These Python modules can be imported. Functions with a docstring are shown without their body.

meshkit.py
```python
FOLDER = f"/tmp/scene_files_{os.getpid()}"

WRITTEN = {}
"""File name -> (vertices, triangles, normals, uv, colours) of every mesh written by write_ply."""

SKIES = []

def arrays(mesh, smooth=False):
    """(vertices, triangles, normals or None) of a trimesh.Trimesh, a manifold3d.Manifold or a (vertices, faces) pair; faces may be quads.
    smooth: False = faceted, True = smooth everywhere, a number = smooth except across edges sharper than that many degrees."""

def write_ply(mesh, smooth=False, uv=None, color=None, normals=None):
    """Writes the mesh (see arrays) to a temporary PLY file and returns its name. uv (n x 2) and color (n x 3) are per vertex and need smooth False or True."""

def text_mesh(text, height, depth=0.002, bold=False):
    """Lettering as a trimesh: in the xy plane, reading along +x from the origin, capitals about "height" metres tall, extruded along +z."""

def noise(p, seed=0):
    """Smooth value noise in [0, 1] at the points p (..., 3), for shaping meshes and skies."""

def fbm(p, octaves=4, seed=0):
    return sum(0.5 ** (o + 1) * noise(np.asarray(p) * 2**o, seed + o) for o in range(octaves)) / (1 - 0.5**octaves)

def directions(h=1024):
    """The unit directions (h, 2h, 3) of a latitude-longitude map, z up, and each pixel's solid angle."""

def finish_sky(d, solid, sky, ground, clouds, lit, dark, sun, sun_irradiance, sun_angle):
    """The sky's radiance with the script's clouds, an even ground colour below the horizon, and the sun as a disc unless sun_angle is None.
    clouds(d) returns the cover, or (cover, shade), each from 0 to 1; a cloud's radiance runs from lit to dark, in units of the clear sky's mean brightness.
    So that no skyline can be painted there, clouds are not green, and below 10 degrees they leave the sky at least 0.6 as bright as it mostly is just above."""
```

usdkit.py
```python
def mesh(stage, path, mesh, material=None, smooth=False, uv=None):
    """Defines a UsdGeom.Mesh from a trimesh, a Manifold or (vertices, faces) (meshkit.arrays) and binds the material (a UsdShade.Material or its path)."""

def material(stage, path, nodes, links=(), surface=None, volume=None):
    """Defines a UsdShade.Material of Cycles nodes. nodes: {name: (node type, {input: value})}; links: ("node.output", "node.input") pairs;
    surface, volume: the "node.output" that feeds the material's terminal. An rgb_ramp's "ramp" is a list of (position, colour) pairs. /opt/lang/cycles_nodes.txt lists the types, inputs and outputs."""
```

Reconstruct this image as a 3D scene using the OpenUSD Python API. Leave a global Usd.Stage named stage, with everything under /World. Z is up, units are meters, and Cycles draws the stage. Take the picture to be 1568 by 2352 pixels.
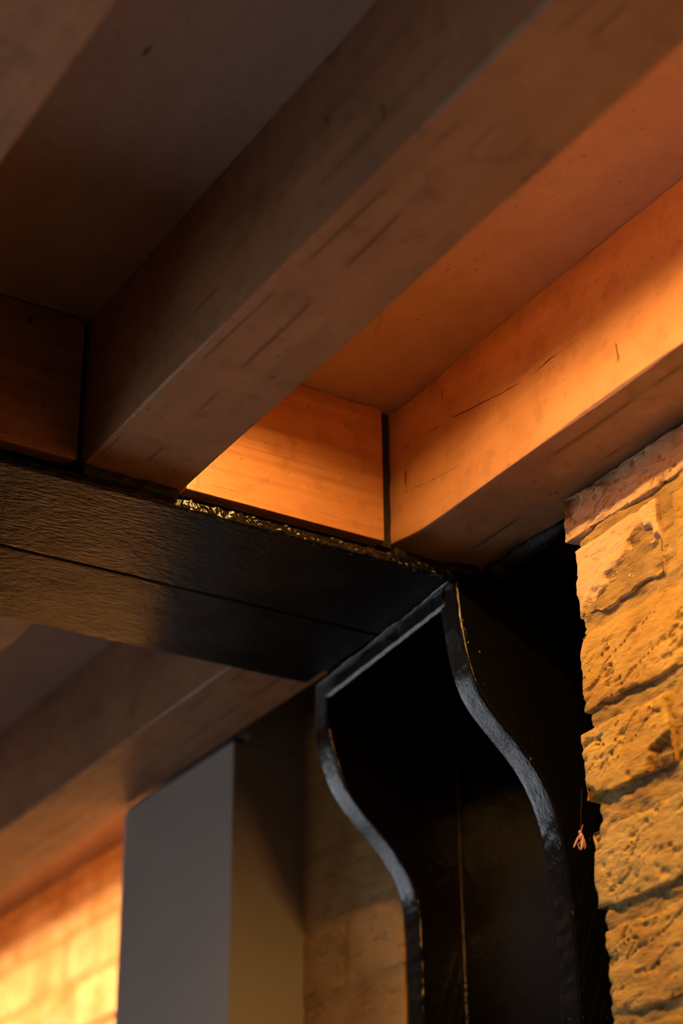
import math, random
import numpy as np, trimesh, usdkit, meshkit
from shapely.geometry import Polygon
from pxr import Usd, UsdGeom, UsdLux, UsdShade, Gf, Sdf

stage = Usd.Stage.CreateInMemory()
UsdGeom.SetStageUpAxis(stage, UsdGeom.Tokens.z)
UsdGeom.SetStageMetersPerUnit(stage, 1.0)
UsdGeom.Xform.Define(stage, '/World')
UsdGeom.Scope.Define(stage, '/World/Looks')

# Survey units: the builders below work in units of U metres, x to the brick wall, y along the joists, z from eye height EYE.
U, EYE = 0.714, 1.6

# ------------------------------------------------------------------ camera
cam = UsdGeom.Camera.Define(stage, '/World/camera')
PITCH, AZ, ROLL = (math.radians(a) for a in (27.3956, 31.2925, -0.5213))
_h = np.array([math.sin(AZ), math.cos(AZ), 0.0]); _r = np.array([math.cos(AZ), -math.sin(AZ), 0.0]); _u = np.array([0, 0, 1.0])
FWD = _h * math.cos(PITCH) + _u * math.sin(PITCH); UPV = _u * math.cos(PITCH) - _h * math.sin(PITCH)
RGT, UPV = _r * math.cos(ROLL) + UPV * math.sin(ROLL), UPV * math.cos(ROLL) - _r * math.sin(ROLL)
M = Gf.Matrix4d(*RGT, 0, *UPV, 0, *(-FWD), 0, 0, 0, EYE, 1)
cam.AddTransformOp().Set(M)
cam.CreateHorizontalApertureAttr(24.0); cam.CreateVerticalApertureAttr(36.0)
cam.CreateFocalLengthAttr(24.0 * 4569.2 / 1568.0)
cam.CreateClippingRangeAttr(Gf.Vec2f(0.05, 60))
cam.CreateFStopAttr(3.9); cam.CreateFocusDistanceAttr(1.54)
cam.CreateExposureAttr(0.0)

# ------------------------------------------------------------------ daylight (a window in the far wall)
def rect_light(path, centre, x_axis, y_axis, w, h, power, color):
    """A RectLight facing along -z of its frame (x_axis, y_axis, z)."""
    x, y = np.array(x_axis, float), np.array(y_axis, float); z = np.cross(x, y)
    l = UsdLux.RectLight.Define(stage, path)
    c = np.array(centre, float) * U + [0, 0, EYE]
    l.AddTransformOp().Set(Gf.Matrix4d(*x, 0, *y, 0, *z, 0, *c, 1))
    l.CreateWidthAttr(w * U); l.CreateHeightAttr(h * U)
    l.CreateIntensityAttr(power); l.CreateColorAttr(Gf.Vec3f(*color)); l.CreateNormalizeAttr(False)
    return l
FLOOR, CEIL = -EYE / U, 1.21
WX0, WX1, WZ0, WZ1 = -2.7, 0.60, -2.15, 0.88          # the glazed opening in the far wall
rect_light('/World/daylight', ((WX0 + WX1) / 2, 4.72, (WZ0 + WZ1) / 2), (-1, 0, 0), (0, 0, 1), WX1 - WX0, WZ1 - WZ0, 3.0, (0.90, 0.96, 1.04))
VY0, VY1, VZ0, VZ1 = 2.0, 4.2, -1.3, 0.80            # a second window in the left wall
rect_light('/World/daylight_left', (-3.80, (VY0 + VY1) / 2, (VZ0 + VZ1) / 2), (0, -1, 0), (0, 0, 1), VY1 - VY0, VZ1 - VZ0, 0.8, (1.0, 0.93, 0.86))
LED, LED2 = 190.0, 180.0                                           # radiance of the amber strip lights

# ------------------------------------------------------------------ helpers
ROOTS, COUNT = {}, {}
def path_of(name, parent):
    base = '/World' if parent is None else str(parent.GetPath())
    k = COUNT.get((base, name), 0); COUNT[(base, name)] = k + 1
    return f'{base}/{name}' + (f'_{k:03d}' if k else '')
def tag(p, label=None, cat=None, group=None, kind=None):
    p = p.GetPrim() if hasattr(p, 'GetPrim') else p
    for k, v in (('label', label), ('category', cat), ('group', group), ('kind', kind)):
        if v: p.SetCustomDataByKey(k, v)
    return p
def thing(name, base, label, cat, group=None, kind=None):
    x = UsdGeom.Xform.Define(stage, path_of(name, None))
    b = np.array(base, float) * U + [0, 0, EYE]
    x.AddTranslateOp().Set(Gf.Vec3d(*map(float, b)))
    p = tag(x.GetPrim(), label, cat, group, kind); ROOTS[str(p.GetPath())] = b
    return p
def obj(name, mesh, mat, parent=None, smooth=False, label=None, kind=None, cat=None):
    v, f, n = meshkit.arrays(mesh, smooth)
    v = v * U + [0, 0, EYE]
    if parent is not None:
        v = v - ROOTS['/'.join(str(parent.GetPath()).split('/')[:3])]
    p = usdkit.mesh(stage, path_of(name, parent), trimesh.Trimesh(v, f, process=False), mat, smooth=smooth)
    return tag(p, label, cat, None, kind)
def cat_mesh(*ms): return trimesh.util.concatenate(list(ms))

def grid_box(lo, hi, step, r=0.004):
    """A box with rounded edges, each face a regular grid. Returns vertices, quads -> triangles, outward directions."""
    lo, hi = np.array(lo, float), np.array(hi, float); size = hi - lo
    n = np.maximum(1, np.round(size / np.broadcast_to(step, 3)).astype(int))
    V, F, off = [], [], 0
    def ticks(a):
        t = np.linspace(0, size[a], n[a] + 1)
        e = np.array([0, .35 * r, r]); e2 = size[a] - e[::-1]
        if size[a] > 6 * r:
            e = np.append(e, 1.9 * r); e2 = size[a] - e[::-1]
        t = t[(t > 2.4 * r) & (t < size[a] - 2.4 * r)]
        return np.concatenate([e, t, e2])
    T = [ticks(a) for a in range(3)]
    for a in range(3):
        b, c = (a + 1) % 3, (a + 2) % 3
        B, C = np.meshgrid(T[b], T[c], indexing='ij'); nb, nc = B.shape
        for side in (0, 1):
            P = np.zeros((nb * nc, 3)); P[:, b] = B.ravel(); P[:, c] = C.ravel(); P[:, a] = size[a] * side
            i = np.arange(nb * nc).reshape(nb, nc)
            q = np.stack([i[:-1, :-1], i[1:, :-1], i[1:, 1:], i[:-1, 1:]], -1).reshape(-1, 4)
            if side == 0: q = q[:, ::-1]
            V.append(P); F.append(q + off); off += len(P)
    V, F = np.vstack(V), np.vstack(F)
    tri = np.vstack([F[:, [0, 1, 2]], F[:, [0, 2, 3]]])
    m = trimesh.Trimesh(V, tri, process=False); m.merge_vertices(digits_vertex=7)
    V = np.array(m.vertices)
    Q = np.clip(V, r, size - r); d = V - Q; L = np.linalg.norm(d, axis=1, keepdims=True)
    D = d / np.maximum(L, 1e-9)
    return Q + r * D + lo, np.array(m.faces), D
def soft_box(lo, hi, r=0.003, step=10.0):
    v, f, _ = grid_box(lo, hi, step, r); return trimesh.Trimesh(v, f, process=False)
N3 = meshkit.noise
def fb(p, s, o=4, seed=0): return meshkit.fbm(np.asarray(p) * s, o, seed) - 0.5

# ------------------------------------------------------------------ materials
L = '/World/Looks/'
def mat(name, nodes, links, surface='p.BSDF'): return usdkit.material(stage, L + name, nodes, links, surface=surface)
def wood(name, dark, mid, light, scale, rough=0.5, bump=0.25, spec=0.4, seed=0.0, blotch=0.5, nick=(110, 110, 26), crack=1.0, mott=.75):
    """Stained timber: grain stretched along one axis (small number in scale), blotches, dark flecks."""
    return mat(name, {
        'g': ('geometry', {}), 'm': ('mapping', {'scale': scale, 'location': (seed, seed * 1.7, seed * .6)}),
        'n': ('noise_texture', {'scale': 1.0, 'detail': 4, 'roughness': 0.62, 'distortion': 0.4}),
        'n2': ('noise_texture', {'scale': 9.0, 'detail': 3, 'roughness': 0.6}),
        'n3': ('noise_texture', {'scale': 160.0, 'detail': 2, 'roughness': 0.6}),
        'mm': ('mix_color', {'fac': blotch, 'use_clamp': False}),
        'r': ('rgb_ramp', {'ramp': [(0.30, dark), (0.5, mid), (0.70, light)]}),
        'f': ('rgb_ramp', {'ramp': [(0.0, (1, 1, 1)), (0.66, (1, 1, 1)), (0.74, (.55, .5, .48))]}),
        'x': ('mix_color', {'blend_type': 'multiply', 'fac': 0.8}),
        'mc': ('mapping', {'scale': tuple((.24 if q > 10 else .05) * q for q in scale), 'location': (seed * 3, seed, seed * 2)}),
        'c': ('noise_texture', {'scale': 1.0, 'detail': 2, 'roughness': .5}),
        'cr': ('rgb_ramp', {'ramp': [(0, (1, 1, 1)), (.493, (1, 1, 1)), (.4985, (.35, .3, .28)), (.504, (1, 1, 1)), (1, (1, 1, 1))]}),
        'cm': ('noise_texture', {'scale': 14.0, 'detail': 1}),
        'cf': ('map_range', {'from_min': .46, 'from_max': .54, 'to_min': 0, 'to_max': crack, 'clamp': True}),
        'y': ('mix_color', {'blend_type': 'multiply'}),
        'n4': ('noise_texture', {'scale': 42.0, 'detail': 3, 'roughness': .6}),
        'nr': ('rgb_ramp', {'ramp': [(0, (.55, .5, .47)), (.33, (.74, .71, .69)), (.46, (1, 1, 1)), (.64, (1, 1, 1)), (.72, (1.25, 1.25, 1.22))]}),
        'w': ('mix_color', {'blend_type': 'multiply', 'fac': mott}),
        'm5': ('mapping', {'scale': nick}), 'n5': ('noise_texture', {'scale': 1.0, 'detail': 2, 'roughness': .5}),
        'k5': ('rgb_ramp', {'ramp': [(0, (1, 1, 1)), (.735, (1, 1, 1)), (.765, (.3, .26, .24)), (1, (.25, .2, .2))]}),
        'z': ('mix_color', {'blend_type': 'multiply', 'fac': 1.0}),
        'hb': ('math', {'math_type': 'multiply_add', 'value2': 0.5}),
        'b': ('bump', {'strength': bump, 'distance': 0.002}),
        'p': ('principled_bsdf', {'roughness': rough, 'specular_ior_level': spec})},
        [('g.position', 'm.vector'), ('m.vector', 'n.vector'), ('g.position', 'n2.vector'), ('g.position', 'n3.vector'),
         ('n.color', 'mm.a'), ('n2.color', 'mm.b'), ('mm.result', 'r.fac'), ('n3.fac', 'f.fac'),
         ('r.color', 'x.a'), ('f.color', 'x.b'), ('g.position', 'mc.vector'), ('mc.vector', 'c.vector'), ('c.fac', 'cr.fac'), ('g.position', 'cm.vector'), ('cm.fac', 'cf.value'),
         ('cf.result', 'y.fac'), ('x.result', 'y.a'), ('cr.color', 'y.b'), ('g.position', 'n4.vector'), ('n4.fac', 'nr.fac'), ('y.result', 'w.a'), ('nr.color', 'w.b'), ('g.position', 'm5.vector'), ('m5.vector', 'n5.vector'), ('n5.fac', 'k5.fac'), ('w.result', 'z.a'), ('k5.color', 'z.b'), ('z.result', 'p.base_color'),
         ('n3.fac', 'hb.value1'), ('n.fac', 'hb.value3'), ('hb.value', 'b.height'), ('b.normal', 'p.normal')])
JD, JM, JL = (.19, .094, .046), (.365, .187, .092), (.50, .268, .14)
M_JOIST = wood('joist_timber', JD, JM, JL, (34, 3.0, 34), rough=.5, seed=1.3)
M_JOIST2 = wood('joist_timber_worn', JD, JM, JL, (30, 2.2, 26), rough=.46, seed=4.1)
M_BLOCK = wood('blocking_timber', (.22, .10, .045), (.36, .165, .07), (.46, .23, .10), (3.0, 120, 120), rough=.36, bump=.6, spec=.5, seed=2.2, blotch=.15)
M_CEIL = wood('ceiling_panel', (.32, .20, .148), (.39, .253, .19), (.45, .297, .228), (40, 5, 40), rough=.55, bump=.12, seed=7.7, blotch=.6, crack=0.0, nick=(90, 22, 90), mott=.3)

def paint(name, base, rough, scale, strength, dist=.002, aniso=(1, 1, 1), spec=.5):
    return mat(name, {
        'g': ('geometry', {}), 'm': ('mapping', {'scale': aniso}),
        'n': ('noise_texture', {'scale': scale, 'detail': 4, 'roughness': 0.55}),
        'n2': ('noise_texture', {'scale': scale * .22, 'detail': 2}),
        'a': ('math', {'math_type': 'multiply_add', 'value2': 0.6}),
        'b': ('bump', {'strength': strength, 'distance': dist}),
        'p': ('principled_bsdf', {'base_color': base, 'roughness': rough, 'specular_ior_level': spec})},
        [('g.position', 'm.vector'), ('m.vector', 'n.vector'), ('m.vector', 'n2.vector'),
         ('n2.fac', 'a.value1'), ('n.fac', 'a.value3'), ('a.value', 'b.height'), ('b.normal', 'p.normal')])
BLK = (.0038, .0034, .003)
M_BEAM = mat('black_beam_paint', {
    'g': ('geometry', {}), 'm': ('mapping', {'scale': (.42, 1, 1)}),
    'n': ('noise_texture', {'scale': 300, 'detail': 4, 'roughness': 0.55}), 'n2': ('noise_texture', {'scale': 66, 'detail': 2}),
    'a': ('math', {'math_type': 'multiply_add', 'value2': 0.6}), 'b': ('bump', {'strength': .65, 'distance': .0017}),
    'sx': ('separate_xyz', {}), 'n3': ('noise_texture', {'scale': 24, 'detail': 4}),
    'wx': ('math', {'math_type': 'multiply_add', 'value2': .16}),
    'w': ('map_range', {'from_min': .95 * U + .08, 'from_max': 1.10 * U + .08, 'to_min': 0, 'to_max': 1, 'clamp': True}),
    'ro': ('map_range', {'from_min': 0, 'from_max': 1, 'to_min': .15, 'to_max': .55}),
    'sp': ('map_range', {'from_min': 0, 'from_max': 1, 'to_min': .30, 'to_max': .10}),
    'p': ('principled_bsdf', {'base_color': BLK})},
    [('g.position', 'm.vector'), ('m.vector', 'n.vector'), ('m.vector', 'n2.vector'), ('n2.fac', 'a.value1'), ('n.fac', 'a.value3'), ('a.value', 'b.height'), ('b.normal', 'p.normal'),
     ('g.position', 'sx.vector'), ('g.position', 'n3.vector'), ('n3.fac', 'wx.value1'), ('sx.x', 'wx.value3'), ('wx.value', 'w.value'), ('w.result', 'ro.value'), ('w.result', 'sp.value'), ('ro.result', 'p.roughness'), ('sp.result', 'p.specular_ior_level')])   # gloss worn dull towards the column
M_EDGE = paint('black_gloss_lumpy', BLK, .13, 300, .6, .0012)
M_COL = paint('black_gloss_column', BLK, .13, 420, .5, .0009, (1, 1, .35))
M_PACK = paint('black_packing', (.0055, .005, .0042), .55, 300, .8, .002)

def brickmat(name, a, b, c, bump=.85, scale=1.0):
    """London stock brick: ochre with paler and browner patches, pits and stains; tone varies brick by brick."""
    return mat(name, {
        'g': ('geometry', {}), 'o': ('object_info', {}),
        'm': ('mapping', {'scale': (1, .45, 1.5)}),
        'n': ('noise_texture', {'scale': 16 * scale, 'detail': 3, 'roughness': .6}),
        'n2': ('noise_texture', {'scale': 70 * scale, 'detail': 4, 'roughness': .65}),
        'n3': ('noise_texture', {'scale': 380 * scale, 'detail': 3, 'roughness': .6}),
        'r': ('rgb_ramp', {'ramp': [(.30, c), (.46, a), (.58, b), (.72, tuple(1.12 * x for x in b))]}),
        'd': ('rgb_ramp', {'ramp': [(.0, (.35, .3, .26)), (.30, (.42, .36, .32)), (.40, (1, 1, 1)), (1, (1, 1, 1))]}),
        'x': ('mix_color', {'blend_type': 'multiply', 'fac': .75}),
        't': ('map_range', {'from_min': 0, 'from_max': 1, 'to_min': .82, 'to_max': 1.14}),
        'h': ('hsv', {'saturation': 1.0}),
        'ad': ('math', {'math_type': 'multiply_add', 'value2': .35}),
        'bu': ('bump', {'strength': bump, 'distance': .003}),
        'p': ('principled_bsdf', {'roughness': .85, 'specular_ior_level': .2})},
        [('g.position', 'm.vector'), ('g.position', 'n.vector'), ('m.vector', 'n2.vector'), ('m.vector', 'n3.vector'),
         ('n.fac', 'r.fac'), ('n2.fac', 'd.fac'), ('r.color', 'x.a'), ('d.color', 'x.b'), ('x.result', 'h.color'),
         ('o.random', 't.value'), ('t.result', 'h.value'), ('h.color', 'p.base_color'),
         ('n3.fac', 'ad.value1'), ('n2.fac', 'ad.value3'), ('ad.value', 'bu.height'), ('bu.normal', 'p.normal')])
M_BRICK = [brickmat('stock_brick_ochre', (0.409, 0.265, 0.070), (0.451, 0.309, 0.100), (0.335, 0.191, 0.056)),
           brickmat('stock_brick_buff', (0.437, 0.299, 0.100), (0.474, 0.338, 0.132), (0.363, 0.225, 0.068)),
           brickmat('stock_brick_brown', (0.386, 0.240, 0.064), (0.428, 0.279, 0.088), (0.312, 0.171, 0.048))]
M_PINK = brickmat('stock_brick_pale', (.54, .365, .22), (.58, .40, .255), (.49, .31, .14))
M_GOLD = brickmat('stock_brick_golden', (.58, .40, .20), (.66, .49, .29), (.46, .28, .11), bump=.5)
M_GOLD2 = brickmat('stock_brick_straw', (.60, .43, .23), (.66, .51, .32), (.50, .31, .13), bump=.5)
M_NICHE = brickmat('niche_brick', (.45, .27, .11), (.49, .31, .14), (.37, .205, .08))
M_GOLDM = brickmat('lime_mortar_warm', (.46, .29, .12), (.52, .34, .16), (.38, .22, .09))
M_MORTAR = brickmat('lime_mortar', (0.279, 0.186, 0.072), (0.335, 0.230, 0.096), (0.205, 0.132, 0.052), bump=1.0)
M_PLASTER = mat('grey_plaster', {'g': ('geometry', {}), 'n': ('noise_texture', {'scale': 5, 'detail': 3}),
    'r': ('rgb_ramp', {'ramp': [(.3, (.355, .322, .295)), (.7, (.385, .353, .325))]}),
    'n2': ('noise_texture', {'scale': 220, 'detail': 3}), 'b': ('bump', {'strength': .05, 'distance': .001}),
    'p': ('principled_bsdf', {'roughness': .7, 'specular_ior_level': .25})},
    [('g.position', 'n.vector'), ('n.fac', 'r.fac'), ('r.color', 'p.base_color'), ('g.position', 'n2.vector'), ('n2.fac', 'b.height'), ('b.normal', 'p.normal')])
M_WALL = paint('painted_wall', (.16, .14, .125), .8, 60, .05)
M_FLOOR = wood('floor_boards', (.15, .105, .075), (.21, .15, .11), (.28, .205, .155), (30, 2.5, 30), rough=.45, bump=.1, seed=5)
M_FRAME = paint('window_frame_paint', (.05, .05, .05), .4, 80, .05)
M_ALU = paint('aluminium_profile', (.55, .55, .55), .4, 80, .02)
M_LED = mat('amber_diffuser', {'e': ('emission', {'color': (1.0, .515, .125), 'strength': LED})}, [], 'e.emission')
M_LED2 = mat('amber_diffuser_bright', {'e': ('emission', {'color': (1.0, .56, .24), 'strength': LED2})}, [], 'e.emission')
M_PANE = mat('window_pane', {'f': ('fresnel', {'IOR': 1.45}), 't': ('transparent_bsdf', {}), 'g': ('glossy_bsdf', {'roughness': .02}), 'x': ('mix_closure', {})},
    [('f.fac', 'x.fac'), ('t.BSDF', 'x.closure1'), ('g.BSDF', 'x.closure2')], 'x.closure')
M_INSECT = mat('insect_body', {'p': ('principled_bsdf', {'base_color': (.62, .30, .24), 'roughness': .45})}, [])
M_WING = mat('insect_wing', {'p': ('principled_bsdf', {'base_color': (.75, .40, .32), 'roughness': .3})}, [])
M_SILK = mat('silk', {'p': ('principled_bsdf', {'base_color': (.12, .085, .06), 'roughness': .5})}, [])

# ------------------------------------------------------------------ brick walls
def brick_mesh(x, y0, y1, z0, z1, seed, step, amp=1.0, depth=.12, bites=(), slope=0.0):
    """One brick, its face towards -x: worn edges, dents, layered cracks and spalls (bites = (y, z, radius, depth))."""
    v, f, d = grid_box((x, y0, z0), (x + depth, y1, z1), (max(step * 4, .03), step, step), r=.0032)
    rng = random.Random(seed); o = np.array([rng.uniform(0, 50) for _ in range(3)])
    p = v + o
    cy, cz = (y0 + y1) / 2, (z0 + z1) / 2
    ey = np.minimum(v[:, 1] - y0, y1 - v[:, 1]); ez = np.minimum(v[:, 2] - z0, z1 - v[:, 2]); edge = np.minimum(ey, ez)
    w = amp * (.0040 * fb(p * [1, .6, 1], 14, 3, seed) + .0026 * fb(p * [1, .5, 1], 110, 4, seed + 3))
    w -= amp * .006 * np.clip(.007 - edge, 0, .007) / .007 * np.clip(fb(p, 34, 3, seed + 5) * 4 + .1, 0, 1)      # worn arrises
    front = np.clip(-d[:, 0], 0, 1)
    sh = p.copy(); sh[:, 2] += .30 * sh[:, 1] + .02 * fb(p, 20, 2, seed + 9)
    zone = np.clip(fb(p * [1, .6, 1], 13, 2, seed + 13) * 5 + .35, 0, 1)
    lay = fb(sh * [1, .2, 1], 60, 3, seed + 11)                                         # layered tears along the brick
    w -= amp * front * .0042 * np.exp(-(lay / .013) ** 2) * zone
    lay2 = fb(sh * [1, .3, 1] + 7, 130, 2, seed + 15)
    w += amp * front * .0018 * lay2 * zone
    pit = fb(p, 120, 2, seed + 17)
    w -= amp * front * .0022 * np.clip(pit - .21, 0, .06) / .06
    bite = np.zeros(len(v))
    for by, bz, br, bd in bites:
        rr = np.hypot(.7 * (v[:, 1] - by), 1.2 * (v[:, 2] - bz)) / br + 1.5 * fb(p, 34, 4, seed + 21)
        bite += (d[:, 0] < -.05) * bd * np.clip(1.2 - rr, 0, .16) / .16 * (.75 + 1.3 * fb(sh * [1, .5, 1], 80, 4, seed + 23))
    v = v + d * w[:, None]
    v[:, 0] += bite
    v[:, 0] += slope * (v[:, 1] - cy)
    return trimesh.Trimesh(v, f, process=False)
def mortar_sheet(x, y0, y1, z0, z1, step, seed, depth=.2, amp=.010):
    v, f, d = grid_box((x, y0, z0), (x + depth, y1, z1), (.1, step, step), r=.003)
    w = .7 * amp * fb(v * [1, .5, 1], 22, 3, seed) + .8 * amp * fb(v * [1, .5, 1], 120, 4, seed + 2)
    v = v + np.stack([d[:, 0] * w, d[:, 1] * w * 1.5, d[:, 2] * 0], 1)
    return trimesh.Trimesh(v, f, process=False)
def plain_bricks(x, y0, y1, zs, seed, depth=.12):
    out, rng = [], random.Random(seed)
    for k, (z0, z1) in enumerate(zs):
        ln = .295 if k % 2 else .137; y = y0 - (ln + .013) * rng.uniform(0, .9)
        while y < y1:
            a, b = max(y, y0), min(y + ln, y1)
            if b - a > .02: out.append(soft_box((x + rng.uniform(-.003, .003), a, z0), (x + depth, b, z1), .004))
            y += ln + .013
    return cat_mesh(*out)

WXF = 1.223
wr = thing('wall_right', (WXF, 1.0, FLOOR), 'rough yellow stock brick wall at the right, running up under the joist and stopping short of the black column', 'brick wall', kind='structure')
COURSES = [(.969, 1.0225), (.872, .958), (.767, .855), (.672, .746), (.557, .639), (.449, .537), (.346, .433), (.243, .330), (.140, .227)]
ENDS = [1.541, 1.531, 1.530, 1.538, 1.535, 1.527, 1.53, 1.525, 1.53]
HEAD = {1, 3, 6, 8}
BITES = {(0, 0): [(1.545, 1.015, .022, .012), (1.45, 1.03, .03, .006)], (1, 0): [(1.415, .885, .042, .016), (1.475, .872, .028, .006)],
         (2, 0): [(1.53, .86, .015, .008), (1.33, .77, .03, .008)], (3, 0): [(1.388, .672, .034, .014), (1.536, .676, .012, .008)],
         (4, 0): [(1.535, .635, .018, .010)]}
for k, ((z0, z1), ye) in enumerate(zip(COURSES, ENDS)):
    y1, i, rng = ye, 0, random.Random(100 + k)
    while y1 > .80:
        ln = .143 if k in HEAD else .30
        if k in HEAD and i > 0 and k != 1: ln = .30 if i > 1 else .143
        y0 = y1 - ln
        hero = k <= 6 and i == 0 or k <= 4 and i == 1
        dz = rng.uniform(-.004, .004) if i else 0
        m = brick_mesh(WXF + (rng.uniform(-.004, .004) if i else [.0, .0, .002, -.002, .0, .002, 0, 0, 0][k]), y0, y1, z0 + dz, z1 + dz, 1000 + 37 * k + i, .0021 if hero else .010, 1.0,
                       bites=BITES.get((k, i), ()), slope=rng.uniform(-.02, .02))
        mt = M_PINK if (k, i) in ((0, 0), (1, 0)) else M_BRICK[(k + 2 * i) % 3]
        obj('brick', m, mt, wr, smooth=50)
        y1 = y0 - .018; i += 1
obj('mortar', mortar_sheet(WXF + .0065, .2, 1.524, .10, 1.012, .003, 5, depth=.30, amp=.014), M_MORTAR, wr, smooth=60)
zs = [(-.0 - .103 * k + .037, -.0 - .103 * k + .124) for k in range(0, 23)]
obj('lower_bricks', plain_bricks(WXF, -2.4, 1.53, [(a, b) for a, b in zs if a > FLOOR], 8), M_BRICK[0], wr, kind='stuff')
obj('upper_bricks', plain_bricks(WXF, -2.4, .55, COURSES, 9), M_BRICK[0], wr, kind='stuff')
obj('mortar', soft_box((WXF + .010, -2.45, FLOOR), (WXF + .30, 1.52, .11), .003), M_MORTAR, wr)
obj('mortar', soft_box((WXF + .010, -2.45, .11), (WXF + .30, .205, 1.012), .003), M_MORTAR, wr)

# short return of brick between column and pillar
wn = thing('wall_niche', (1.365, 2.23, FLOOR), 'narrow dim strip of brown brick between the black column and the grey pillar', 'brick wall', kind='structure')
for k in range(11):
    z1 = 1.158 - .103 * k
    for i, (a, b) in enumerate([(2.106, 2.392)] if k % 2 else [(2.103, 2.243), (2.253, 2.392)]):
        if a > 2.35: continue
        obj('brick', brick_mesh(1.366, a, b, z1 - .092, z1, 3000 + 5 * k + i, .004, .8, depth=.1), M_NICHE, wn, smooth=50)
obj('mortar', mortar_sheet(1.3672, 2.108, 2.40, -.02, 1.17, .005, 15, depth=.1, amp=.006), M_NICHE, wn, smooth=60)
obj('lower_brickwork', soft_box((1.366, 2.11, FLOOR), (1.47, 2.40, -.022), .003), M_NICHE, wn)

# recessed wall beyond the pillar
XR = 1.55
wc = thing('wall_recess', (XR, 4.0, FLOOR), 'brightly lit golden brick wall in the recess beyond the grey pillar, at the lower left', 'brick wall', kind='structure')
for k in range(9):
    z1 = 1.272 - .103 * k; z0 = z1 - .09
    y, i, rng = 2.95 + (.0 if k % 2 else .07), 0, random.Random(400 + k)
    while y < 4.25:
        ln = .297 if k % 2 else .14
        if z0 > 1.2: break
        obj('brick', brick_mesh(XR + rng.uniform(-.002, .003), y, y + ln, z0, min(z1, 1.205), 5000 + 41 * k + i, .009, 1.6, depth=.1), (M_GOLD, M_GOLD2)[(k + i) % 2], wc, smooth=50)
        y += ln + .011; i += 1
zs2 = [(1.272 - .103 * k - .09, min(1.205, 1.272 - .103 * k)) for k in range(1, 34)]
obj('plain_bricks', cat_mesh(plain_bricks(XR, 4.42, 4.55, [z for z in zs2 if z[0] > FLOOR], 3), plain_bricks(XR, 2.74, 2.93, [z for z in zs2 if z[0] > FLOOR], 5), plain_bricks(XR, 2.95, 4.40, [z for z in zs2 if FLOOR < z[0] < .34], 4)), M_GOLD, wc, kind='stuff')
obj('mortar', mortar_sheet(XR + .004, 2.73, 4.555, .3, 1.207, .012, 25, depth=.1), M_GOLDM, wc, smooth=60)
obj('mortar', soft_box((XR + .0035, 2.73, FLOOR), (XR + .1, 4.555, .3), .003), M_GOLD, wc)

# ------------------------------------------------------------------ grey plastered pillar
pl = thing('pillar', (1.4, 2.54, FLOOR), 'smooth grey plastered pillar standing under the joist behind the black column', 'pillar')
obj('shaft', soft_box((1.2515, 2.36, FLOOR), (1.56, 2.722, 1.0175), .0035), M_PLASTER, pl, smooth=40)
def head():
    v, f, d = grid_box((1.2565, 2.372, 1.016), (1.274, 2.7215, 1.0265), (.05, .01, .01), .002)
    v = v + d * (.006 * fb(v, 40, 3, 5))[:, None] * [.4, .4, 0]
    return trimesh.Trimesh(v, f, process=False)
obj('joint_filler', head(), M_PACK, pl, smooth=60)
obj('upper_shaft', soft_box((1.275, 2.3605, 1.0176), (1.56, 2.722, 1.205), .0035), M_PLASTER, pl, smooth=40)

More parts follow.
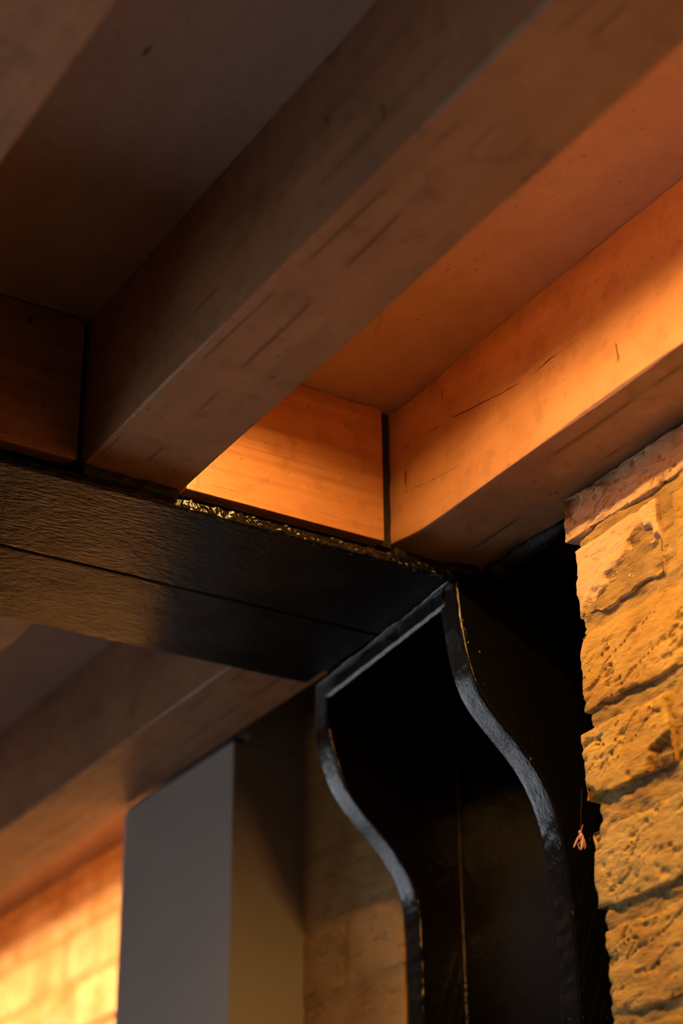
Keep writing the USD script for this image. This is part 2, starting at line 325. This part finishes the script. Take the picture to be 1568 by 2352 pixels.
# ------------------------------------------------------------------ twin steel beams
def flange_mesh(x0, x1, y0, y1, z0, z1, b=.0022):
    v, f, d = grid_box((x0, y0, z0), (x1, y1, z1), (.03, .03, .03), b)
    w = .0012 * fb(v, 16, 3, 3) + .0010 * fb(v, 60, 2, 8)
    return trimesh.Trimesh(v + d * w[:, None], f, process=False)
XB0, XB1 = -3.6, 1.215
for i, (y0, y1) in enumerate([(1.729, 1.9085), (1.9125, 2.091)]):
    bm = thing('steel_beam', ((XB0 + XB1) / 2, (y0 + y1) / 2, 1.0), ['black-painted steel beam carrying the joists, the nearer of the two side by side', 'black-painted steel beam carrying the joists, the farther of the two side by side'][i], 'beam')
    obj('bottom_flange', flange_mesh(XB0, XB1, y0, y1, 1.0, 1.0118), M_BEAM, bm, smooth=50)
    yc = (y0 + y1) / 2
    obj('web', soft_box((XB0, yc - .006, 1.0118), (XB1 + .2, yc + .006, 1.193), .001), M_BEAM, bm)
    obj('top_flange', soft_box((XB0, y0 + .035, 1.193), (XB1 + .2, y1 - .035, 1.205), .002), M_BEAM, bm)
    if i == 0:
        def edge():
            v, f, d = grid_box((.848, y0 - .0014, 1.0008), (XB1 - .01, y0 + .004, 1.0112), (.002, .002, .0014), .0012)
            w = .0016 * fb(v, 70, 3, 4) + .010 * np.clip(fb(v, 240, 2, 5), 0, .22)
            return trimesh.Trimesh(v + d * w[:, None], f, process=False)
        obj('edge_bead', edge(), M_EDGE, bm, smooth=60, label='lumpy paint-covered front edge of the lower flange')

# ------------------------------------------------------------------ column with flared bracket head
def spline(pts, n):
    from scipy.interpolate import PchipInterpolator
    p = np.array(pts, float); z, x = p[:, 1][::-1], p[:, 0][::-1]
    zz = np.linspace(z[0], z[-1], n); s = PchipInterpolator(z, x)
    from scipy.ndimage import gaussian_filter1d
    xx = gaussian_filter1d(s(zz), n * .012, mode='nearest')
    return np.stack([xx, zz], 1)[::-1]
def flange_plate(profile, x_back, y0, y1, z_bot, z_top, b=.0035):
    """Plate in the xz plane between y0 and y1 whose front (-x) edge follows the S-curve; its arrises are chamfered."""
    s = spline(profile, 220)
    s = np.vstack([[s[0, 0], z_top], s[1:], [s[-1, 0], z_bot]])
    out = np.vstack([s, [[x_back, z_bot], [x_back, z_top]]])
    def inset(b):
        t = np.gradient(s, axis=0); t /= np.linalg.norm(t, axis=1, keepdims=True)
        nrm = np.stack([-t[:, 1], t[:, 0]], 1)                        # points to +x as the curve runs down
        q = s + nrm * b; q[0, 1], q[-1, 1] = z_top, z_bot
        return np.vstack([q, [[x_back, z_bot], [x_back, z_top]]])
    rings = [(y0, inset(b)), (y0 + .3 * b, inset(.3 * b)), (y0 + b, inset(0))]
    rings += [(y0 + b + (y1 - y0 - 2 * b) * t, inset(0)) for t in (.25, .5, .75)]
    rings += [(y1 - b, inset(0)), (y1 - .3 * b, inset(.3 * b)), (y1, inset(b))]
    V, n = [], len(out)
    for y, r in rings: V.append(np.stack([r[:, 0], np.full(n, y), r[:, 1]], 1))
    F = []
    for k in range(len(rings) - 1):
        for i in range(n):
            j = (i + 1) % n; a, bb, c, d = k * n + i, k * n + j, (k + 1) * n + j, (k + 1) * n + i
            F += [(a, bb, c), (a, c, d)]
    vv, ff = trimesh.creation.triangulate_polygon(Polygon(rings[0][1]))
    V = np.vstack(V)
    from scipy.spatial import cKDTree
    idx = cKDTree(rings[0][1]).query(vv)[1]
    capf = idx[ff]; last = (len(rings) - 1) * n
    F = np.vstack([np.array(F), capf, capf[:, ::-1] + last])
    w = .0022 * fb(V, 30, 3, 7) + .0016 * fb(V, 110, 2, 9)
    V[:, 0] += w * (V[:, 0] < x_back - .02); V[:, 1] += .5 * w
    m = trimesh.Trimesh(V, F, process=False); m.fix_normals()
    return m
NEAR = [(1.2055, 1.0), (1.2070, .972), (1.2125, .925), (1.2190, .895), (1.2317, .8626), (1.2580, .833), (1.2892, .8047), (1.3120, .777), (1.3281, .7436), (1.3375, .704), (1.3428, .669), (1.3458, .63), (1.3468, .58), (1.3472, .50), (1.3472, .30), (1.3472, 0)]
FAR = [(1.2308, 1.0), (1.2300, .9387), (1.2325, .915), (1.2411, .8927), (1.2500, .866), (1.2650, .8437), (1.2850, .822), (1.3072, .8039), (1.3260, .786), (1.3396, .7684), (1.3520, .75), (1.3586, .731), (1.3625, .7), (1.3636, .66), (1.364, .5749), (1.364, .3), (1.364, 0)]
co = thing('column', (1.43, 1.91, FLOOR), 'black gloss cast column with a flared S-curved head carrying the end of the beam', 'column')
obj('flange', flange_plate(NEAR, 1.53, 1.727, 1.764, FLOOR, .9985), M_COL, co, smooth=40)
obj('flange', flange_plate(FAR, 1.53, 2.062, 2.098, FLOOR, .9985), M_COL, co, smooth=40)
obj('web', soft_box((1.430, 1.762, FLOOR), (1.450, 2.064, .982), .001), M_COL, co)
obj('web_fillet', cat_mesh(trimesh.creation.cylinder(.004, segment=[(1.430, 2.062, -.4), (1.430, 2.062, .98)], sections=10)), M_EDGE, co, smooth=40)
def cap():
    # sloping front edge from the near flange to the far one, a thick plate with a chamfered lower edge
    n = 90; V, F = [], []
    ys = np.linspace(1.755, 2.07, n)
    for y in ys:
        t = (y - 1.745) / (2.08 - 1.745); xf = 1.2040 + t * .0265
        V += [(xf, y, .9985), (xf - .0003, y, .9775), (xf + .0028, y, .9745), (1.45, y, .9745), (1.45, y, .9985)]
    V = np.array(V)
    for i in range(n - 1):
        for k in range(5):
            a, b = i * 5 + k, i * 5 + (k + 1) % 5; F += [(a, b, b + 5), (a, b + 5, a + 5)]
    V[:, 0] += .0022 * fb(V * [0, 1, 0], 60, 3, 2) * (V[:, 0] < 1.3); V[:, 2] += .0010 * fb(V, 80, 2, 6) * (V[:, 2] < .99)
    F += [(0, 4, 3), (0, 3, 2), (0, 2, 1)]; o = (n - 1) * 5; F += [(o, o + 3, o + 4), (o, o + 2, o + 3), (o, o + 1, o + 2)]
    m = trimesh.Trimesh(V, np.array(F), process=False); m.fix_normals(); return m
obj('cap_plate', cap(), M_COL, co, smooth=40)
def weld():
    """Lumpy weld bead along the joint between the cap plate and the beams."""
    ys = np.linspace(1.735, 2.09, 200); V, F, k = [], [], 8
    for i, y in enumerate(ys):
        t = (y - 1.735) / .345; c = np.array([1.2035 + t * .0265, y, .9988])
        rr = .0035 * (1 + 1.6 * float(fb([[y, 0, 0]], 26, 3, 3)[0])) + .0003 * math.sin(y * 260)
        for a in range(k): V.append(c + rr * np.array([math.cos(2 * math.pi * a / k), 0, .55 * math.sin(2 * math.pi * a / k)]))
    for i in range(len(ys) - 1):
        for a in range(k):
            p, q = i * k + a, i * k + (a + 1) % k; F += [(p, q, q + k), (p, q + k, p + k)]
    m = trimesh.Trimesh(np.array(V), np.array(F), process=False); m.fix_normals(); return m
obj('weld_bead', weld(), M_EDGE, co, smooth=60)
dr = random.Random(5); drips = []
for k in range(26):
    z = .30 + .66 * dr.random(); xe = float(np.interp(-z, [-q[1] for q in NEAR], [q[0] for q in NEAR]))
    b = trimesh.creation.icosphere(2, 1.0); r = .0008 + .0011 * dr.random()
    b.vertices = b.vertices * [r, .8 * r, 1.8 * r] + [xe + .003 + (.004 * dr.random() if k % 3 else .05 * dr.random()), 1.7272, z]; drips.append(b)
obj('paint_drips', cat_mesh(*drips), M_EDGE, co, smooth=60, kind='stuff')
obj('base_plate', soft_box((1.30, 1.68, FLOOR), (1.58, 2.10, FLOOR + .02), .003), M_COL, co)

# ------------------------------------------------------------------ joists, boards between them, ceiling panels
def joist_mesh(x0, x1, y0, y1, seed, z0=1.027, z1=1.209, r=.005, taper=0, amp=1.0):
    v, f, d = grid_box((x0, y0, z0), (x1, y1, z1), (.012, .03, .012), r)
    o = np.array([seed * 3.1, seed * 1.7, seed * .9])
    q = (v + o) * [1, .35, 1]
    w = amp * (.0045 * fb(q, 7, 3, seed) + .0016 * fb(q, 40, 2, seed + 3))
    low = (v[:, 2] < (z0 + z1) / 2)
    w -= amp * .010 * np.clip(fb((v + o) * [.3, 1, .3], 5, 3, seed + 5) - .08, 0, 1) * (np.abs(d[:, 0]) > .2) * (d[:, 2] < -.2)   # waney lower arrises
    v = v + d * w[:, None] * [1, 0, 1]
    return v, f, low
def to_mesh(v, f): return trimesh.Trimesh(v, f, process=False)
def shim_mesh(x0, x1, y0, y1, seed, z0=1.0125, z1=1.0265):
    v, f, d = grid_box((x0, y0, z0), (x1, y1, z1), (.003, .006, .004), .0015)
    ragged = (v[:, 1] < (y0 + y1) / 2)
    v[:, 1] += ragged * (.030 * fb(np.stack([v[:, 0], 0 * v[:, 0], .3 * v[:, 2]], 1), 26, 4, seed) - .004)
    v[:, 2] += (v[:, 2] < (z0 + z1) / 2) * 0
    return trimesh.Trimesh(v, f, process=False)
YF0, YF1, YB0, YB1 = -2.5, 1.800, 2.012, 4.58
J = [(.336, .455), (.733, .852), (1.131, 1.2545)]
names = ['brown timber joist at the top left corner, blurred and nearest the camera',
         'thick brown timber joist crossing the middle of the picture, dark on its left side',
         'brown timber joist over the brick wall, its left side glowing orange']
for i, (x0, x1) in enumerate(J):
    jo = thing('timber_joist', ((x0 + x1) / 2, (YF0 + YF1) / 2, 1.027), names[i], 'joist')
    v, f, low = joist_mesh(x0, x1, YF0, YF1, 11 + i, r=.0014)
    if i == 2:   # the lower left corner is hacked off just before the beam
        t = np.clip((v[:, 1] - 1.66) / .09, 0, 1) ** 2 * np.clip((1.165 - v[:, 0]) / .034, 0, 1) * (v[:, 2] < 1.05)
        v[:, 2] += .011 * t
    obj('timber', to_mesh(v, f), M_JOIST if i < 2 else M_JOIST2, jo, smooth=40)
    if i == 2:   # drying cracks along the lit face
        def crack(pts, r, seed):
            p = np.array(pts, float); t = np.linspace(0, 1, 70); c = np.concatenate([[0], np.cumsum(np.hypot(*np.diff(p, axis=0).T))]); c /= c[-1]
            y, z = np.interp(t, c, p[:, 0]), np.interp(t, c, p[:, 1]) + .0022 * fb(np.stack([t * 9, 0 * t, 0 * t], 1), 2, 3, seed)
            near = v[v[:, 0] < 1.16]
            from scipy.spatial import cKDTree
            x = near[cKDTree(near[:, 1:] * [.3, 1]).query(np.stack([y * .3, z], 1))[1], 0]
            rr = r * np.clip(.25 + 2.2 * (fb(np.stack([t * 14, 0 * t, 0 * t], 1), 2, 2, seed + 4) + .25), .1, 1.6) * np.sin(np.pi * np.clip(t, .02, .98)) ** .4
            V, F = [], []
            for q in range(70):
                for ax, az in ((-.35, 0), (0, 1), (1, 0), (0, -1)): V.append((x[q] + ax * rr[q], y[q], z[q] + az * rr[q]))
            for q in range(69):
                for a_ in range(4):
                    b_ = (a_ + 1) % 4; F += [(q * 4 + a_, q * 4 + b_, q * 4 + 4 + b_), (q * 4 + a_, q * 4 + 4 + b_, q * 4 + 4 + a_)]
            m = trimesh.Trimesh(np.array(V), np.array(F), process=False); m.fix_normals(); return m
        CR = [([[1.7358, 1.1507], [1.6498, 1.1422], [1.6158, 1.1385], [1.5622, 1.1297], [1.5205, 1.1224], [1.4735, 1.1163], [1.4259, 1.1184], [1.3765, 1.116]], .0008), ([[1.7361, 1.0934], [1.6623, 1.0794], [1.6006, 1.0712]], .0004)]
        for q, (pts, r) in enumerate(CR): obj('crack', crack(pts, r, 50 + q), M_PACK, jo, label='dark drying crack along the lit face')
    obj('shim', shim_mesh(x0 - .002, x1 - .005, 1.742, 1.79, 31 + i), M_PACK, jo, smooth=40, label='black packing under the joist end')
    if i == 2:
        c = trimesh.creation.icosphere(4, 1.0); vv = c.vertices * [.013, .075, .011] + [1.261, 1.66, 1.0235]
        vv = vv + .006 * np.stack([fb(vv, 30, 3, 5), fb(vv, 30, 3, 6), fb(vv, 30, 3, 7)], 1)
        c2 = trimesh.creation.icosphere(3, 1.0); v2 = c2.vertices * [.018, .022, .012] + [1.264, 1.715, 1.021]; v2 = v2 + .005 * fb(v2, 40, 3, 9)[:, None]
        obj('packing', cat_mesh(trimesh.Trimesh(vv, c.faces, process=False), trimesh.Trimesh(v2, c2.faces, process=False)), M_PACK, jo, smooth=60, label='black rounded lump of packing on the right of the joist end')
nb = ['brown timber joist beyond the beam, out of frame at the left', 'brown timber joist beyond the beam whose edge shows at the left border', 'brown timber joist beyond the beam, resting on top of the grey pillar']
for i, (x0, x1) in enumerate(J):
    if i == 0: continue        # its far half lies outside the picture
    jo = thing('timber_joist', ((x0 + x1) / 2, (YB0 + YB1) / 2, 1.027), nb[i], 'joist')
    v, f, low = joist_mesh(x0, x1, YB0, YB1, 17 + i, r=.0009)
    if i == 2: v[:, 0] += .010 * np.clip((v[:, 1] - 2.72) / .3, 0, 1) * (v[:, 0] > 1.2)
    obj('timber', to_mesh(v, f), M_JOIST2, jo, smooth=40)
    obj('shim', shim_mesh(x0, x1 - .002, 2.03, 2.07, 41 + i), M_PACK, jo, smooth=40, label='black packing under the joist end')
bl = ['dark brown board closing the bay between the two joists at the left, above the beam', 'board lit bright orange closing the bay between the two joists above the beam']
for i, (x0, x1, xj) in enumerate([(.461, .7265, .7325), (.857, 1.1145, 1.1295)]):
    bo = thing('blocking_board', ((x0 + x1) / 2, 1.747, 1.031), bl[i], 'board')
    v, f, d = grid_box((x0, 1.738, 1.031), (x1, 1.757, 1.2085), (.02, .02, .02), .0015)
    v = v + d * (.0016 * fb(v, 14, 3, i + 2))[:, None]
    obj('board', to_mesh(v, f), M_BLOCK, bo, smooth=40)
    v, f, d = grid_box((x1 - .001, 1.7465, 1.029), (xj, 1.757, 1.2085), (.01, .01, .006), .001)
    v = v + np.stack([0 * v[:, 0], .006 * fb(v, 40, 3, i + 6), 0 * v[:, 0]], 1)
    obj('joint_filler', to_mesh(v, f), M_PACK, bo, smooth=40, label='black open joint at the right end of the board')
ce = thing('ceiling', (0, 2, CEIL), 'plain brown panelled ceiling above the timber joists', 'ceiling', kind='structure')
bays = [(-3.6, .395), (.3955, .7925), (.793, 1.19), (1.1905, 1.75)]
for x0, x1 in bays:
    obj('panel', soft_box((x0, -2.5, CEIL), (x1, 1.911, CEIL + .03), .001), M_CEIL, ce)
    obj('panel', soft_box((x0, 1.912, CEIL), (x1, 4.66, CEIL + .03), .001), M_CEIL, ce)

# ------------------------------------------------------------------ amber strip lights on the right sides of the joists
def strip(x, y0, y1, z, label, m=None):
    s = thing('strip_light', (x + .014, (y0 + y1) / 2, z), label, 'strip light')
    a, b = x + .030, x + .058
    prof = cat_mesh(soft_box((x + .0005, y0, z + .010), (b, y1, z + .014), .0008), soft_box((x + .0005, y0, z - .004), (x + .003, y1, z + .011), .0008), soft_box((a, y0, z + .002), (a + .002, y1, z + .011), .0008),
                    soft_box((b - .002, y0, z + .002), (b, y1, z + .011), .0008), soft_box((a, y0 - .003, z), (b, y0, z + .014), .0008), soft_box((a, y1, z), (b, y1 + .003, z + .014), .0008))
    obj('profile', prof, M_ALU, s)
    obj('diffuser', trimesh.creation.box(bounds=[(a + .003, y0 + .001, z + .004), (b - .003, y1 - .001, z + .007)]), m or M_LED, s, label='glowing amber diffuser')
strip(.8555, -.25, 1.63, 1.142, 'amber strip light on the hidden right side of the middle joist')
strip(1.2785, 2.75, 4.5, 1.148, 'amber strip light on the hidden right side of the joist over the recess', M_LED2)

# ------------------------------------------------------------------ small insect on a thread beside the bricks
ins = thing('insect', (1.2217, 1.545, .636), 'tiny pinkish insect hanging on a thread by the edge of the bricks', 'insect')
def ell(c, r, rot=0, n=3):
    s = trimesh.creation.icosphere(n, 1.0); v = s.vertices * r
    ca, sa = math.cos(rot), math.sin(rot); v = np.stack([v[:, 0], v[:, 1] * ca - v[:, 2] * sa, v[:, 1] * sa + v[:, 2] * ca], 1)
    return trimesh.Trimesh(v + c, s.faces, process=False)
ic = np.array([1.2217, 1.545, .636])
obj('thorax', ell(ic + [0, .0008, .002], (.0022, .0022, .0034), .3), M_INSECT, ins, smooth=60)
obj('abdomen', ell(ic + [.0005, -.0012, -.0055], (.0022, .0024, .0052), .25), M_INSECT, ins, smooth=60)
obj('head', ell(ic + [0, .0016, .0068], (.0018, .0018, .0018)), M_INSECT, ins, smooth=60)
obj('wing', ell(ic + [-.001, .0075, -.0015], (.0006, .0075, .0016), -.75 + math.pi), M_WING, ins, smooth=60)
obj('wing', ell(ic + [-.002, -.003, -.006], (.0005, .0018, .0075), .35), M_WING, ins, smooth=60)
for a, b, c in [((0, .001, .006), (-.001, -.0035, .011), (-.001, -.005, .0125)), ((0, 0, .002), (-.002, -.004, .003), (-.002, -.006, -.004)), ((0, -.001, -.002), (-.002, .004, -.006), (-.001, .003, -.011)), ((0, -.001, -.003), (.001, -.005, -.008), (0, -.004, -.0125))]:
    a, b, c = (ic + q for q in (a, b, c))
    obj('leg', cat_mesh(trimesh.creation.cylinder(.0005, segment=[a, b], sections=6), trimesh.creation.cylinder(.0004, segment=[b, c], sections=6)), M_INSECT, ins, smooth=60)
obj('thread', trimesh.creation.cylinder(.00012, segment=[ic + [0, .001, .008], (1.2235, 1.5415, .688)], sections=6), M_SILK, ins, smooth=60)

# ------------------------------------------------------------------ rest of the room (out of frame)
fl = thing('floor', (-1, 2, FLOOR), 'dark wooden floor of the room, below the frame', 'floor', kind='structure')
obj('boards', soft_box((-3.7, -2.6, FLOOR - .05), (1.75, 4.9, FLOOR), .002), M_FLOOR, fl)
def plainwall(name, lo, hi, label):
    p = obj(name, soft_box(lo, hi, .003), M_WALL, kind='structure'); tag(p, label, 'wall')
lw = thing('wall_left', (-3.68, 1, FLOOR), 'dark painted wall on the left side of the room around a window, out of frame', 'wall', kind='structure')
for lo, hi in [((-3.75, -2.6, FLOOR), (-3.62, VY0, CEIL + .03)), ((-3.75, VY1, FLOOR), (-3.62, 4.7, CEIL + .03)), ((-3.75, VY0, FLOOR), (-3.62, VY1, VZ0)), ((-3.75, VY0, VZ1), (-3.62, VY1, CEIL + .03))]:
    obj('wall_section', soft_box(lo, hi, .003), M_WALL, lw)
wl = thing('window_2', (-3.68, (VY0 + VY1) / 2, VZ0), 'dark-framed window in the left wall of the room, out of frame', 'window', kind='structure')
for i in range(4):
    y = VY0 + .02 + (VY1 - VY0 - .04) * i / 3; obj('mullion', soft_box((-3.71, y - .02, VZ0), (-3.65, y + .02, VZ1), .003), M_FRAME, wl)
for z in (VZ0, VZ1 - .04): obj('rail', soft_box((-3.71, VY0, z), (-3.65, VY1, z + .04), .003), M_FRAME, wl)
for i in range(3):
    a, b = VY0 + .04 + (VY1 - VY0 - .04) * i / 3, VY0 + (VY1 - VY0 - .04) * (i + 1) / 3
    obj('pane', trimesh.creation.box(bounds=[(-3.682, a, VZ0 + .04), (-3.678, b, VZ1 - .04)]), M_PANE, wl)
plainwall('wall_back', (-3.62, -2.7, FLOOR), (1.75, -2.52, CEIL + .03), 'dark painted wall behind the camera')
fw = thing('wall_front', (-1, 4.6, FLOOR), 'painted wall at the far end of the room around the window, out of frame', 'wall', kind='structure')
for lo, hi in [((-3.62, 4.56, FLOOR), (WX0, 4.68, CEIL)), ((WX1, 4.56, FLOOR), (1.75, 4.68, CEIL)), ((WX0, 4.56, FLOOR), (WX1, 4.68, WZ0)), ((WX0, 4.56, WZ1), (WX1, 4.68, CEIL))]:
    obj('wall_section', soft_box(lo, hi, .003), M_WALL, fw)
wi = thing('window_1', ((WX0 + WX1) / 2, 4.62, WZ0), 'wide dark-framed window at the far end of the room, out of frame', 'window', kind='structure')
nx = 4
for i in range(nx + 1):
    x = WX0 + (WX1 - WX0) * i / nx; obj('mullion', soft_box((x - .025, 4.59, WZ0), (x + .025, 4.65, WZ1), .003), M_FRAME, wi)
for z in (WZ0, WZ1 - .05): obj('rail', soft_box((WX0, 4.59, z), (WX1, 4.65, z + .05), .003), M_FRAME, wi)
for i in range(nx):
    a, b = WX0 + (WX1 - WX0) * i / nx + .025, WX0 + (WX1 - WX0) * (i + 1) / nx - .025
    obj('pane', trimesh.creation.box(bounds=[(a, 4.618, WZ0 + .05), (b, 4.622, WZ1 - .05)]), M_PANE, wi)
